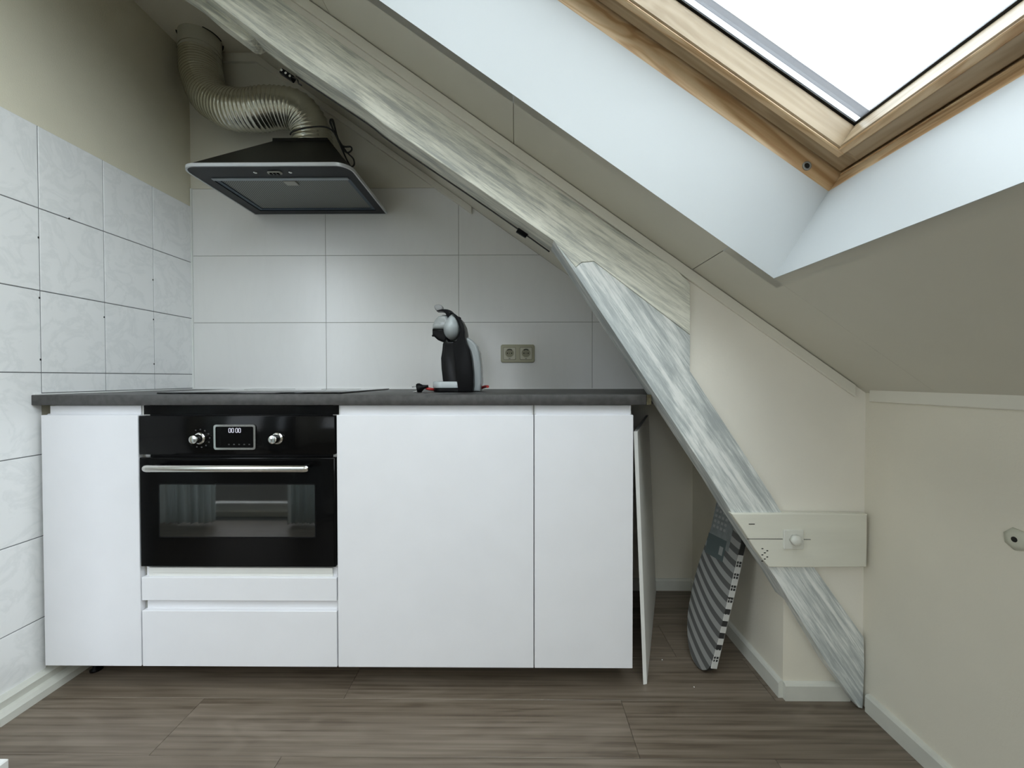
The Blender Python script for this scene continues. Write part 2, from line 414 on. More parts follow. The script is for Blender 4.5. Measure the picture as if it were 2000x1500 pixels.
for (yy, zz) in [(-.6103, 1.395), (-.6103, 1.21), (-.6103, 1.02), (-.4083, 1.18), (-.2053, 1.36), (-.2053, 1.20), (-.2053, 1.02), (-.52, 1.4871)]:
    add_box(bm, -.002, .0012, yy - .002, yy + .002, zz - .003, zz + .003, bev=.0005)
o = obj('tile_spacer', bm, hole_m, wl); o['kind'] = 'stuff'

# ------------------------------------------------------------------ back wall with large tiles
wb = struct(obj('wall_back', box(-.12, 2.7, .003, .15, -.05, 2.6), wall_m), 'back wall, large white tiles under cream painted plaster', 'wall')
def clip_slope(x0, x1, z0, z1, n):
    """rectangle clipped by the sloped ceiling line"""
    P = [(x0, z0), (x1, z0), (x1, z1), (x0, z1)]; out_ = []
    f = lambda p: slope_z(p[0], n) - p[1]
    for i in range(4):
        a, b = P[i], P[(i + 1) % 4]; fa, fb = f(a), f(b)
        if fa >= 0: out_.append(a)
        if (fa >= 0) != (fb >= 0):
            t = fa / (fa - fb); out_.append((a[0] + (b[0] - a[0]) * t, a[1] + (b[1] - a[1]) * t))
    return out_
p = clip_slope(0, 2.27, .905, 1.818, -.035)
obj('grout', prism(p, .004, .0022), groutl_m, wb)
XB = [.0045, .6086, 1.2106, 1.8126, 2.268]
for zi in range(3):
    z0, z1 = .9114 + .302 * zi + .001, .9114 + .302 * (zi + 1) - .001
    for a, b in zip(XB[:-1], XB[1:]):
        q = clip_slope(a + .001, b - .001, z0, z1, -.036)
        if len(q) >= 3: obj('tile', prism(q, .004, 0, bev=.0006, seg=1), btile_m, wb)
obj('corner_sealant', box(-.001, .005, -.005, .003, .912, 1.818), caulk_m, wb)
p = clip_slope(.0, 1.3, 1.8185, 2.40, -.055)
obj('plaster_panel', prism(p, .004, .0008), smooth_m, wb)

# ------------------------------------------------------------------ knee wall, niche box, partition
wr = struct(obj('wall_right', box(KX, KX + .12, -3.5, .12, -.05, .99), wall_m), 'low knee wall on the right, rough cream paint', 'wall')
wn = struct(obj('wall_niche', box(2.268, KX + .01, -.640, .12, -.05, 1.10), wall_m), 'boxed-in lower wall behind the timber brace', 'wall')
# timber outlines on the front plane (x, z)
RAF_LOW = [(.598, 2.048), (.68, 1.985), (.81, 1.887), (1.006, 1.756), (1.089, 1.692), (1.339, 1.522), (1.456, 1.441), (1.576, 1.357)]
BR_LOW = [(1.576, 1.357), (1.781, 1.047), (1.879, .900), (2.04, .655), (2.09, .573), (2.197, .413), (2.22, .380), (2.377, .120), (2.462, .003)]
BR_UP = [(1.969, .981), (2.203, .626), (2.330, .413), (2.475, .209), (2.478, .126), (2.474, .0)]
mid = [(.06, 2.52), (.95, 1.87), (1.30, 1.63), (1.65, 1.39), (1.80, 1.16), (2.02, .80), (2.20, .53), (2.40, .20), (2.465, .0)]
pp = mid + [(KX + .01, 0), (KX + .01, slope_z(KX + .01, .03)), (.30, slope_z(.30, .03))]
wp = struct(obj('wall_partition', prism(pp, PY, -.605), part_m), 'painted partition filling the corner above the timber brace', 'wall')

# ------------------------------------------------------------------ ceilings
ce = struct(obj('ceiling', add_box(box(-1.5, .40, -2.39, .12, CEIL, CEIL + .12), .20, .40, -3.5, -2.39, CEIL, CEIL + .12), wall_m), 'flat ceiling over the kitchen corner', 'ceiling')
cs = bpy.data.objects.new('ceiling.001', None); COL.objects.link(cs); cs.matrix_basis = SLOPE.copy()
struct(cs, 'sloping attic ceiling of painted panels', 'ceiling')
def slab(bm, s0, s1, ya, yb, n0, n1, **k): return add_box(bm, s0, s1, ya - B0.y, yb - B0.y, n0, n1, **k)
I = -.03      # hole grows outward by 3 cm for the lining
SA, SB = .30, -2.75
bm = bm_()
for n0, n1 in ((.006, .36),):
    slab(bm, SB, SA, .2, YF - I, n0, n1); slab(bm, SB, SA, YN + I, -3.5, n0, n1)
    slab(bm, S0 - I, SA, YF - I, YN + I, n0, n1); slab(bm, SB, S1 + I, YF - I, YN + I, n0, n1)
obj('roof_build_up', bm, slope_m, cs, local=True)
ss = [-2.52, -1.883, -1.234, -.602, .03]
gp = .0012
def panel(s0, s1, ya, yb):
    obj('ceiling_panel', slab(bm_(), s0 + gp, s1 - gp, ya, yb, 0, .007), slope_m, cs, local=True)
for a, b in zip(ss[:-1], ss[1:]):
    panel(a, b, -.60, YF + .0005)                  # strip beside the partition
    panel(a, b, YN, -3.39)
for (a, b) in ((S0, .03), (-2.52, S1)):
    panel(a, b, YF, YN)
# lower slope inside the niche, behind the timber
obj('niche_slope_board', slab(bm_(), -2.75, .02, .12, -.60, -.035, .0), wall_m, cs, local=True)
# cove strip between slope and partition, strips in the niche
struct(obj('trim_1', prism([(.42, slope_z(.42) - .002), (2.45, slope_z(2.45) - .002), (2.45, slope_z(2.45, -.030)), (.42, slope_z(.42, -.030))], PY, PY - .010, bev=.003), smooth_m),
       'narrow painted strip where slope meets partition', 'trim')
struct(obj('trim_2', prism([(.36, slope_z(.36, -.036)), (1.27, slope_z(1.27, -.036)), (1.27, slope_z(1.27, -.062)), (.305, slope_z(.305, -.062)), (.0, slope_z(.305, -.062)), (.0, CEIL - .0), (.33, CEIL)], .003, -.012, bev=.002), smooth_m),
       'painted batten along the top of the back wall', 'trim')
struct(obj('trim_3', prism([(.70, slope_z(.70, -.036)), (1.75, slope_z(1.75, -.036)), (1.75, slope_z(1.75, -.052)), (.70, slope_z(.70, -.052))], -.36, -.385, bev=.002), smooth_m),
       'thin batten on the niche slope behind the rafter', 'trim')
# batten along the top of the knee wall
bm = bm_()
add_prism(bm, [(-.690, .9295), (-.690, .893), (-1.05, .896), (-3.39, .880), (-3.39, .9295)], KX + .002, KX - .012, axis='X', bev=.003)
struct(obj('trim_4', bm, smooth_m), 'painted batten along the top of the knee wall', 'trim')

# baseboards
def baseboard(name, pts, label):
    bm = bm_()
    for (a, b) in zip(pts[:-1], pts[1:]):
        a, b = Vector(a), Vector(b); d = (b - a).normalized(); n = Vector((-d.y, d.x)) * -1
        sec = [(0, 0), (.013, 0), (.013, .044), (.009, .050), (0, .052)]
        A = [(a.x + n.x * u, a.y + n.y * u, z) for u, z in sec]; Bq = [(b.x + n.x * u, b.y + n.y * u, z) for u, z in sec]
        va = [bm.verts.new(q) for q in A]; vb = [bm.verts.new(q) for q in Bq]; k = len(sec)
        bm.faces.new(va); bm.faces.new(vb[::-1])
        for i in range(k): bm.faces.new((va[i], vb[i], vb[(i + 1) % k], va[(i + 1) % k]))
    struct(obj(name, bm, base_m), label, 'baseboard')
baseboard('baseboard_right', [(KX, -.69), (KX, -3.39)], 'cream baseboard along the knee wall')
baseboard('baseboard_niche', [(2.268, 0.0), (2.268, -.6405), (2.46, -.6405)], 'cream baseboard round the boxed-in lower wall')
baseboard('baseboard_back', [(1.2, .003), (2.262, .003)], 'cream baseboard at the back of the niche')
bm = bm_()
add_prism(bm, [(-.004, 0), (.022, 0), (.022, .052), (.014, .058), (-.004, .060)], -.02, -.762)
bmq = bm; add_prism(bmq, [(.022, 0), (.046, 0), (.043, .020), (.034, .030), (.022, .033)], -.02, -.762)
struct(obj('baseboard_left', bm, base_m), 'two-step white baseboard under the marbled tiles', 'baseboard')
struct(obj('trim_5', box(.02, .262, -1.0, -.918, 0, .060, bev=.003), edge_m), 'white end block of the next baseboard at bottom left', 'trim')

# ------------------------------------------------------------------ rest of the room (behind the camera)
struct(obj('wall_side', box(-1.5, -1.4, -2.6, -.95, -.05, 2.5), wall_m), 'far left side wall', 'wall')
struct(obj('wall_return', box(-1.5, -.12, -1.05, -.93, -.05, 2.5), wall_m), 'short wall beside the tiled wall', 'wall')
bm = bm_()
(a0, a1, a2, a3, a4), (b0, b1, b2, b3, b4) = OPENINGS
for a in ((-1.5, a0, -.05, 2.5), (a1, .34, -.05, 2.5), (a0, a1, -.05, a2), (a0, a1, a3, 2.5)):
    add_box(bm, a[0], a[1], a4 - .12, a4, a[2], a[3])
add_box(bm, .22, .34, b4 - .12, a4, -.05, 2.5)
for a in ((.22, b0, -.05, 2.6), (b1, 2.7, -.05, 2.6), (b0, b1, -.05, b2), (b0, b1, b3, 2.5)):
    add_box(bm, a[0], a[1], b4 - .12, b4, a[2], a[3])
struct(obj('wall_front', bm, wall_m), 'wall behind the camera with a glazed door and an added fill window', 'wall')
for nm, lb, (u0, u1, u2, u3, uy) in (('door_1', 'glazed balcony door behind the camera', OPENINGS[0]), ('window_fill', 'small unseen window added behind the camera for fill light', OPENINGS[1])):
    w2 = bpy.data.objects.new(nm, None); COL.objects.link(w2); w2.location = ((u0 + u1) / 2, uy - .06, u2); struct(w2, lb, nm.split('_')[0])
    bm = bm_(); add_framepoly(bm, [(u0, u2), (u1, u2), (u1, u3), (u0, u3)], [(u0 + .05, u2 + .05), (u1 - .05, u2 + .05), (u1 - .05, u3 - .05), (u0 + .05, u3 - .05)], uy - .08, uy - .03)
    obj('window_frame', bm, edge_m, w2)
    obj('pane', box(u0 + .04, u1 - .04, uy - .058, uy - .052, u2 + .04, u3 - .04), pane_m, w2)
def curtain(x0, x1, y, label, ph):
    bm = bm_(); n = 70; a = []; b = []
    for i in range(n + 1):
        x = x0 + (x1 - x0) * i / n
        yy = y + .030 * math.sin(i * .75 + ph) + .012 * math.sin(i * 1.9 + ph)
        a.append(bm.verts.new((x, yy, .015))); b.append(bm.verts.new((x, yy, 2.25)))
    for i in range(n): f = bm.faces.new((a[i], a[i + 1], b[i + 1], b[i])); f.smooth = True
    o = obj('curtain', bm, curtain_m); tag(o, label, 'curtain', 'sheer curtains behind the camera')
    o.modifiers.new('thick', 'SOLIDIFY').thickness = .0015
curtain(-.86, -.51, -2.10, 'wide sheer white curtain hanging left of the window behind the camera', 0)
curtain(-.01, .19, -2.10, 'narrow sheer white curtain hanging right of the window behind the camera', 2)

# ------------------------------------------------------------------ roof window (window_1), slope-local
w1 = bpy.data.objects.new('window_1', None); COL.objects.link(w1); w1.matrix_basis = SLOPE.copy(); struct(w1, 'pine-framed roof window in a white lined opening', 'window')
def pt(s, yy, n): return (s, yy - B0.y, n)
def hexa(bm, q0, q1):
    """two quads -> closed solid"""
    a = [bm.verts.new(p) for p in q0]; b = [bm.verts.new(p) for p in q1]
    bm.faces.new(a); bm.faces.new(b[::-1])
    for i in range(4): bm.faces.new((a[i], b[i], b[(i + 1) % 4], a[(i + 1) % 4]))
    return bm
T = .022     # taper of the lining towards the frame
def reveal(which):
    bm = bm_(); o = .030
    c0 = {'far': (S0, YF), 'near': (S0, YN)}
    if which == 'far':
        q0 = [pt(S0 + o, YF, .0), pt(S1 - o, YF, .0), pt(S1 - o, YF + o, .0), pt(S0 + o, YF + o, .0)]
        q1 = [pt(S0 + o, YF - T, .225), pt(S1 - o, YF - T, .225), pt(S1 - o, YF + o, .225), pt(S0 + o, YF + o, .225)]
    elif which == 'near':
        q0 = [pt(S0 + o, YN, .0), pt(S1 - o, YN, .0), pt(S1 - o, YN - o, .0), pt(S0 + o, YN - o, .0)]
        q1 = [pt(S0 + o, YN + T, .225), pt(S1 - o, YN + T, .225), pt(S1 - o, YN - o, .225), pt(S0 + o, YN - o, .225)]
    elif which == 'low':
        q0 = [pt(S0, YF, .0), pt(S0, YN, .0), pt(S0 + o, YN, .0), pt(S0 + o, YF, .0)]
        q1 = [pt(S0 - T, YF - T, .225), pt(S0 - T, YN + T, .225), pt(S0 + o, YN + T, .225), pt(S0 + o, YF - T, .225)]
    else:
        q0 = [pt(S1, YF, .0), pt(S1, YN, .0), pt(S1 - o, YN, .0), pt(S1 - o, YF, .0)]
        q1 = [pt(S1 + T, YF - T, .225), pt(S1 + T, YN + T, .225), pt(S1 - o, YN + T, .225), pt(S1 - o, YF - T, .225)]
    obj('lining_board', hexa(bm, q0, q1), reveal_m, w1, local=True)
for k in ('far', 'near', 'low', 'high'): reveal(k)
def rails(name, io, ii, n0, n1, mx_, my_, bev=.002, only=None):
    """io/ii: outer and inner inset of a rectangular ring of four rails"""
    out_ = {}
    for k in ('far', 'near', 'low', 'high'):
        if only and k not in only: continue
        bm = bm_()
        if k == 'far': slab(bm, S0 - io, S1 + io, YF - io, YF - ii, n0, n1, bev=bev)
        if k == 'near': slab(bm, S0 - io, S1 + io, YN + io, YN + ii, n0, n1, bev=bev)
        if k == 'low': slab(bm, S0 - io, S0 - ii, YF - ii, YN + ii, n0, n1, bev=bev)
        if k == 'high': slab(bm, S1 + io, S1 + ii, YF - ii, YN + ii, n0, n1, bev=bev)
        out_[k] = obj(name, bm, mx_ if k in ('far', 'near') else my_, w1, local=True)
    return out_
fr = rails('frame_rail', -.028, .021, .215, .300, pine_x, pine_y)
rails('frame_lip', -.020, .024, .2685, .2735, pine_x, pine_y, bev=.001, only=('low', 'high'))
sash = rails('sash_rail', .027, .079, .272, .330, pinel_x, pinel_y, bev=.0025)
rails('sash_bead', .060, .0765, .267, .273, pine_x, pine_y, bev=.002)
rails('glazing_gasket', .070, .0835, .330, .334, gasket_m, gasket_m, bev=0)
rails('spacer_bar', .066, .078, .335, .352, alu_m, alu_m, bev=.001)
rails('cladding', -.06, .070, .357, .385, clad_m, clad_m, bev=.002)
obj('pane', slab(bm_(), S0 - .065, S1 + .065, YF - .065, YN + .065, .3335, .3350), pane_m, w1, local=True)
obj('pane', slab(bm_(), S0 - .065, S1 + .065, YF - .065, YN + .065, .3535, .3550), pane_m, w1, local=True)
# round socket for the sash bolt in the far frame rail
scx, scn = -.569, .2445
Mh = Matrix.Translation(pt(scx, YF - .021, scn)) @ TO_CAM
bm = lathe([(.0105, .0), (.0105, .0015), (.009, .0025), (.0065, .0025), (.0060, .0005)], Mh, 28)
obj('bolt_socket', bm, fixgrey_m, fr['far'], local=True)['label'] = 'grey round socket in the pine frame'
bm = lathe([(.0062, .0008), (.0062, .0012)], Mh, 24)
obj('socket_hole', bm, hole_m, fr['far'], local=True)

# ------------------------------------------------------------------ roof timber
tm = thing('roof_timber', 'brushed grey-white timber rafter and brace running from ceiling to floor', 'beam', (2.45, -.64, 0))
FY = -.680
raf = [(.10, 2.415)] + RAF_LOW + [(1.640, 1.281), (1.657, 1.295), (1.692, 1.298), (1.969, 1.086), (1.968, 1.232), (1.93, 1.272), (1.601, 1.490), (1.41, 1.618), (1.163, 1.785), (.934, 1.946), (.30, 2.41)]
(obj('rafter', prism(raf, FY, -.580, bev=.0015, seg=2), rafter_m, tm))
br = BR_LOW[:] + BR_UP[::-1] + [(1.969, 1.0845), (1.692, 1.2965), (1.657, 1.2935), (1.640, 1.280)]
(obj('brace', prism(br, FY - .0005, -.600, bev=.0015, seg=2), brace_m, tm))
tie = [(2.085, .572), (2.30, .573), (2.4735, .571), (2.4735, .418), (2.30, .4165), (2.194, .417), (2.178, .436), (2.15, .475), (2.12, .523)]
o = obj('tie_end', prism(tie, -.690, -.668, bev=.003, seg=2), lumber_m, tm); o['label'] = 'white painted tie board end'
o2 = obj('square_washer', box(2.233, 2.289, -.696, -.689, .4715, .526, bev=.0015), bolt_m, tm)
bm = lathe([(.0155, 0), (.0155, .012), (.012, .0155), (.004, .017)], Matrix.Translation((2.262, -.696, .500)) @ TO_CAM, 6)
obj('bolt_head', bm, bolt_m, tm)
bm = box(2.13, 2.232, -.6908, -.6895, .4985, .4998); add_box(bm, 2.290, 2.312, -.6908, -.6895, .4975, .4986)
add_box(bm, 2.135, 2.152, -.6908, -.6895, .541, .543)
for i in range(7): add_box(bm, 2.172 + (i % 3) * .007, 2.177 + (i % 3) * .007, -.6908, -.6895, .434 + i * .006, .4365 + i * .006)
o = obj('timber_crack', bm, hole_m, tm); o['kind'] = 'stuff'
pk = [(.20, 2.345), (.43, 2.145), (.50, 2.098), (.56, 2.045), (.655, 1.975), (.672, 1.972), (.70, 1.985), (.60, 2.10), (.30, 2.37)]
(obj('packing_board', prism(pk, -.63, -.575, bev=.002), rafter_m, tm))
# cable strip along the dark gap line and black terminal block behind the rafter
tb = thing('terminal_block', 'small black cable terminal block tucked under the rafter top', 'connector', (.754, -.59, 1.912))
d = Vector((.62, 0, -.42)).normalized(); up = Vector((-d.z, 0, d.x)) * -1
bm = bm_()
t = box(-.024, .024, -.008, .008, -.008, .008, bev=.002); merge(bm, t, Matrix.Translation((.757, -.578, 1.905)) @ Matrix.Rotation(R(34), 4, 'Y'))
obj('block', bm, blackp_m, tb)
for k in range(3):
    obj('terminal_screw', lathe([(.0035, 0), (.0035, .003)], Matrix.Translation((.743 + .013 * k, -.586, 1.915 - .009 * k)) @ TO_CAM, 10), chrome_m, tb)
obj('wire', tube(spline([(.775, -.585, 1.895), (.792, -.59, 1.885), (.797, -.59, 1.873), (.806, -.59, 1.866)], 6), .0022, 6), cord_m, tb)
cl = obj('cable', tube(spline([(.785, -.583, 1.900), (.81, -.583, 1.883), (1.006, -.583, 1.752), (1.089, -.583, 1.688), (1.339, -.583, 1.518), (1.456, -.583, 1.437), (1.572, -.583, 1.354)], 8), .0022, 6), basic('dark_gap_cable', (.03, .03, .028), .6))  # dark tube stands for the thin dark gap along the soffit's back edge
tag(cl, 'thin dark cable drawn as the gap line along the underside of the rafter', 'cable')
cc = obj('cable_clip', prism([(1.476, 1.426), (1.505, 1.406), (1.497, 1.396), (1.468, 1.414)], -.592, -.580, bev=.002), blackp_m)
tag(cc, 'small dark clip holding the cable under the rafter', 'clip')

# ------------------------------------------------------------------ kitchen units
DY, DT = -.631, .019     # door face, thickness
CB, CT, CTOP = .080, .850, .880
def door_front(bm, x0, x1, z0, z1, lip):
    """slab front with the recessed grip lip above it"""
    add_box(bm, x0, x1, DY, DY + DT, z0, z1, bev=.0012)
    add_box(bm, x0 + (.012 if x0 < .1 else .004), x1 - .004, DY + .0160, DY + DT, z1 - .004, z1 + lip)
    add_prism(bm, [(DY + .009, z1 - .003), (DY + .0165, z1 + .0035), (DY + .0165, z1 - .006)], x0 + .005, x1 - .005, axis='X')
    return bm
def cabinet(x0, x1, label, fronts, parts=('door',)):
    t = thing('base_cabinet', label, 'cabinet', ((x0 + x1) / 2, -.31, 0), 'white handleless base cabinets')
    bm = bm_(); y0, y1 = DY + DT + .001, -.02
    add_box(bm, x0, x0 + .016, y0, y1, CB, CTOP - .0015); add_box(bm, x1 - .016, x1, y0, y1, CB, CTOP - .0015)
    add_box(bm, x0 + .016, x1 - .016, y0, y1, CB, CB + .016); add_box(bm, x0 + .016, x1 - .016, y1 - .01, y1, CB + .016, CTOP - .0015)
    add_box(bm, x0 + .016, x1 - .016, y0, y0 + .06, CTOP - .018, CTOP - .0015)
    obj('carcass', bm, carc_m, t)
    for nm, (fx0, fx1, z0, z1, lip) in fronts:
        sharp(obj(nm, door_front(bm_(), fx0, fx1, z0, z1, lip), cab_m, t))
    for lx in (x0 + .05, x1 - .05):
        for ly in (-.46, -.08):
            obj('leg', lathe([(.020, 0), (.020, .008), (.013, .012), (.013, .070), (.022, .074), (.022, CB)], Matrix.Translation((lx, ly, 0)), 14), blackp_m, t)
    return t
c1 = cabinet(.0445, .3205, 'narrow white base cabinet between tiled left wall and oven', [('door', (.0215, .3190, CB, CT, .0275))])
c1['label'] = 'narrow white base cabinet left of the oven, against the tiled wall'
c2 = thing('oven_cabinet', 'white oven housing cabinet with two drawers below the black oven', 'cabinet', (.622, -.31, 0), 'white handleless base cabinets')
bm = bm_(); x0, x1, y0, y1 = .3225, .9215, DY + DT + .001, -.02
add_box(bm, x0, x0 + .016, y0, y1, CB, CTOP - .0015); add_box(bm, x1 - .016, x1, y0, y1, CB, CTOP - .0015)
add_box(bm, x0 + .016, x1 - .016, y0, y1, CB, CB + .016); add_box(bm, x0 + .016, x1 - .016, y0 - .012, y1, .365, .381)
add_box(bm, x0 + .016, x1 - .016, y0 - .010, y0 + .02, .354, .366)
obj('carcass', bm, carc_m, c2)
sharp(obj('drawer', door_front(bm_(), .3230, .9210, CB, .2515, .026), cab_m, c2))
sharp(obj('drawer', door_front(bm_(), .3230, .9210, .2830, .3540, .026), cab_m, c2))
for lx in (.37, .87):
    for ly in (-.46, -.08):
        obj('leg', lathe([(.020, 0), (.020, .008), (.013, .012), (.013, .070), (.022, .074), (.022, CB)], Matrix.Translation((lx, ly, 0)), 14), blackp_m, c2)
cabinet(.9235, 1.5210, 'wide white base cabinet with a single door right of the oven', [('door', (.9245, 1.5205, CB, CT, .0275))])
cabinet(1.5230, 1.8190, 'narrow white base cabinet at the right end beside the leaning panel', [('door', (1.5230, 1.8205, CB, CT, .0275))])
ft = obj('floor_foot', lathe([(.017, 0), (.017, .006), (.010, .010), (.008, .030)], Matrix.Translation((.082, -.535, 0)), 14), blackp_m)
tag(ft, 'small black foot on the floor under the left cabinet', 'foot')

# worktop
wt = thing('worktop', 'dark grey stone-look laminate worktop across all base cabinets', 'worktop', (.93, -.32, .88))
pts = [(.001, -.637), (1.857, -.637), (1.872, -.598), (2.262, -.575), (2.262, -.001), (.001, -.001)]
sharp(obj('slab', prism(pts, .8805, .912, axis='Z', bev=.0015, seg=2), top_m, wt))
bm = box(.004, 2.26, -.0045, .001, .912, .9155); add_box(bm, -.0005, .0035, -.63, -.004, .912, .9155)
obj('sealant_bead', bm, caulk_m, wt)
obj('cut_edge', box(1.859, 1.872, -.6365, -.6085, .881, .9115), basic('raw_chipboard', (.13, .11, .06), .8, noise=.3, nscale=150), wt)

# hob
hb = thing('induction_hob', 'flat black glass induction hob lying on the worktop', 'hob', (.62, -.315, .912))
pts = roundrect(.326, .914, -.575, -.062, .006, 3)
sharp(obj('glass_plate', prism(pts, .9125, .9175, axis='Z', bev=.0012, seg=2), blackg_m, hb))
bm = bm_()
for cx, cy, r in ((.47, -.20, .09), (.76, -.20, .075), (.47, -.43, .075), (.76, -.43, .105)):
    ring = [(cx + r * math.cos(a / 24 * math.pi), cy + r * math.sin(a / 24 * math.pi)) for a in range(48)]
    rin = [(cx + (r - .0012) * math.cos(a / 24 * math.pi), cy + (r - .0012) * math.sin(a / 24 * math.pi)) for a in range(48)]
    add_framepoly(bm, ring, rin, .9175, .9177, axis='Z')
obj('zone_rings', bm, fixgrey_m, hb)

# ------------------------------------------------------------------ oven
ov = thing('oven', 'built-in black oven with chrome knobs, clock and bar handle', 'oven', (.622, -.33, .382))
OX0, OX1, OY = .3245, .9205, -.6345
obj('housing', box(.340, .904, -.612, -.06, .383, .868), blackp_m, ov)
obj('top_trim', box(OX0 + .0005, OX1 + .0015, -.617, -.60, .851, .8785), ovenb_m, ov)
sharp(obj('control_panel', box(OX0, OX1 - .0005, OY, -.614, .7305, .8485, bev=.002, seg=2), ctrl_m, ov))
dr = obj('door', box(OX0, OX1, OY + .0005, -.614, .389, .7215, bev=.002, seg=2), ovenb_m, ov); sharp(dr)
obj('glass', box(OX0 + .004, OX1 - .004, OY - .0008, OY + .002, .392, .7185), ovenb_m, dr)
bm = bm_(); wx0, wx1, wz0, wz1 = .386, .859, .481, .640
add_framepoly(bm, roundrect(wx0 - .003, wx1 + .003, wz0 - .003, wz1 + .003, .004, 2), roundrect(wx0, wx1, wz0, wz1, .003, 2), OY - .0012, OY)
obj('window_border', bm, blackp_m, dr)
obj('window_glass', box(wx0, wx1, OY - .0010, OY, wz0, wz1), basic('tinted_oven_window', (.012, .013, .012), .03, spec=.8, coat=.45), dr)
# handle: flattened bar on two posts
hp = [(-.5 + .5 * 0, 0)]
bm = bm_(); hx0, hx1, hz, hy = .371, .859, .6965, -.674
t = bmesh.new(); n = 20; ringA = []; secs = [(hx0, .55), (hx0 + .004, .85), (hx0 + .012, 1), (hx1 - .012, 1), (hx1 - .004, .9), (hx1, .6)]
rings = []
for x, s in secs:
    rings.append([t.verts.new((x, hy + .0065 * s * math.cos(2 * math.pi * k / n), hz + .0105 * s * math.sin(2 * math.pi * k / n))) for k in range(n)])
for i in range(len(rings) - 1):
    for k in range(n): t.faces.new((rings[i][k], rings[i][(k + 1) % n], rings[i + 1][(k + 1) % n], rings[i + 1][k]))
t.faces.new(rings[0][::-1]); t.faces.new(rings[-1]); merge(bm, t)
hd = obj('handle', bm, steel_m, dr); sharp(hd, 50); hd['label'] = 'polished steel bar handle'
for x in (hx0 + .02, hx1 - .02): obj('handle_post', box(x - .007, x + .007, hy + .004, OY, hz - .006, hz + .006, bev=.002), blackp_m, dr)
for kx in (.511, .747):
    kb = obj('knob', lathe([(.0175, 0), (.0175, .0035), (.0150, .006), (.0128, .0065), (.0128, .026), (.0120, .0285), (.0105, .029)], Matrix.Translation((kx, OY, .780)) @ TO_CAM, 36), chrome_m, ov)
    sharp(kb); kb['label'] = 'chrome push knob'
    bm = bm_()
    add_framepoly(bm, [(kx + .0133 * math.cos(a / 12 * math.pi), .780 + .0133 * math.sin(a / 12 * math.pi)) for a in range(24)], [(kx + .0120 * math.cos(a / 12 * math.pi), .780 + .0120 * math.sin(a / 12 * math.pi)) for a in range(24)], OY - .0085, OY - .0065)
    obj('knob_gap', bm, hole_m, kb)
# printed ring symbols round the left knob: faint grey ticks
bm = bm_()
for k in range(9):
    a = R(115 - 28 * k); add_box(bm, .511 + .030 * math.cos(a) - .002, .511 + .030 * math.cos(a) + .002, OY - .0004, OY, .780 + .027 * math.sin(a) - .002, .780 + .027 * math.sin(a) + .002)
obj('printed_symbols', bm, basic('dim_grey_print', (.035, .035, .035), .6), ov)
fx0, fx1, fz0, fz1 = .555, .682, .746, .822
bm = bm_(); add_framepoly(bm, roundrect(fx0, fx1, fz0, fz1, .008), roundrect(fx0 + .006, fx1 - .006, fz0 + .006, fz1 - .006, .004), OY - .004, OY)
disp = obj('clock_frame', bm, chrome_m, ov); disp['label'] = 'chrome rounded clock frame'
obj('clock_display', box(fx0 + .005, fx1 - .005, OY - .001, OY, fz0 + .005, fz1 - .005), ctrl_m, disp)
bm = bm_(); dz0, dz1, dw, th_ = .7975, .8110, .0070, .0011
for cx in (.6025, .6115, .6235, .6325):
    for a in ((cx - dw / 2 + .0012, cx + dw / 2 - .0012, dz0, dz0 + th_), (cx - dw / 2 + .0012, cx + dw / 2 - .0012, dz1 - th_, dz1),
              (cx - dw / 2, cx - dw / 2 + th_, dz0 + .001, dz1 - .001), (cx + dw / 2 - th_, cx + dw / 2, dz0 + .001, dz1 - .001)):
        add_box(bm, a[0], a[1], OY - .0014, OY - .0010, a[2], a[3])
obj('clock_digits', bm, digit_m, disp)['label'] = 'white lit digits reading 00 00'
bm = bm_()
for k in range(5): add_box(bm, .597 + k * .0155, .602 + k * .0155, OY - .0013, OY - .0010, .760, .7635)
obj('touch_symbols', bm, basic('faint_symbols', (.03, .03, .03), .6), disp)

# ------------------------------------------------------------------ cooker hood
hd_ = thing('cooker_hood', 'black pyramid cooker hood hung at the back wall with pale rim', 'cooker hood', (.591, -.215, 1.70))
HX0, HX1, HYF, HYB, HZ = .290, .890, -.435, -.003, 1.700
def footprint(i=0.0, r=.055):
    x0, x1, yf, yb = HX0 + i, HX1 - i, HYF + i, HYB - i * .2
    o = [(x1, yb), (x0, yb)]
    for cx, a0 in ((x0 + r, 180), (x1 - r, 270)):
        for k in range(9):
            a = R(a0 + 90 * k / 8); o.append((cx + r * math.cos(a), yf + r + r * math.sin(a)))
    return o
bm = bm_(); add_framepoly(bm, footprint(0), footprint(.006, .049), HZ - .0005, HZ + .0105, axis='Z'); sharp(obj('rim', bm, rim_m, hd_))
FX0, FX1, FYF, FYB = .338, .852, -.330, -.040
fp = footprint(.006, .049)
bm = bm_()   # underside plate with the filter opening, as four strips around it plus the rounded front
add_prism(bm, [p for p in fp if p[1] <= FYF] if False else [(HX0 + .006, FYF)] + [p for p in fp[2:] if p[1] < FYF] + [(HX1 - .006, FYF)], HZ + .001, HZ + .005, axis='Z')
add_box(bm, HX0 + .006, FX0, FYF, HYB, HZ + .001, HZ + .005); add_box(bm, FX1, HX1 - .006, FYF, HYB, HZ + .001, HZ + .005)
add_box(bm, FX0, FX1, FYB, HYB, HZ + .001, HZ + .005)
obj('underside', bm, hoodu_m, hd_)
bm = bm_(); q = footprint(.004, .051)
bot = [bm.verts.new((x, y_, HZ + .012)) for x, y_ in q]
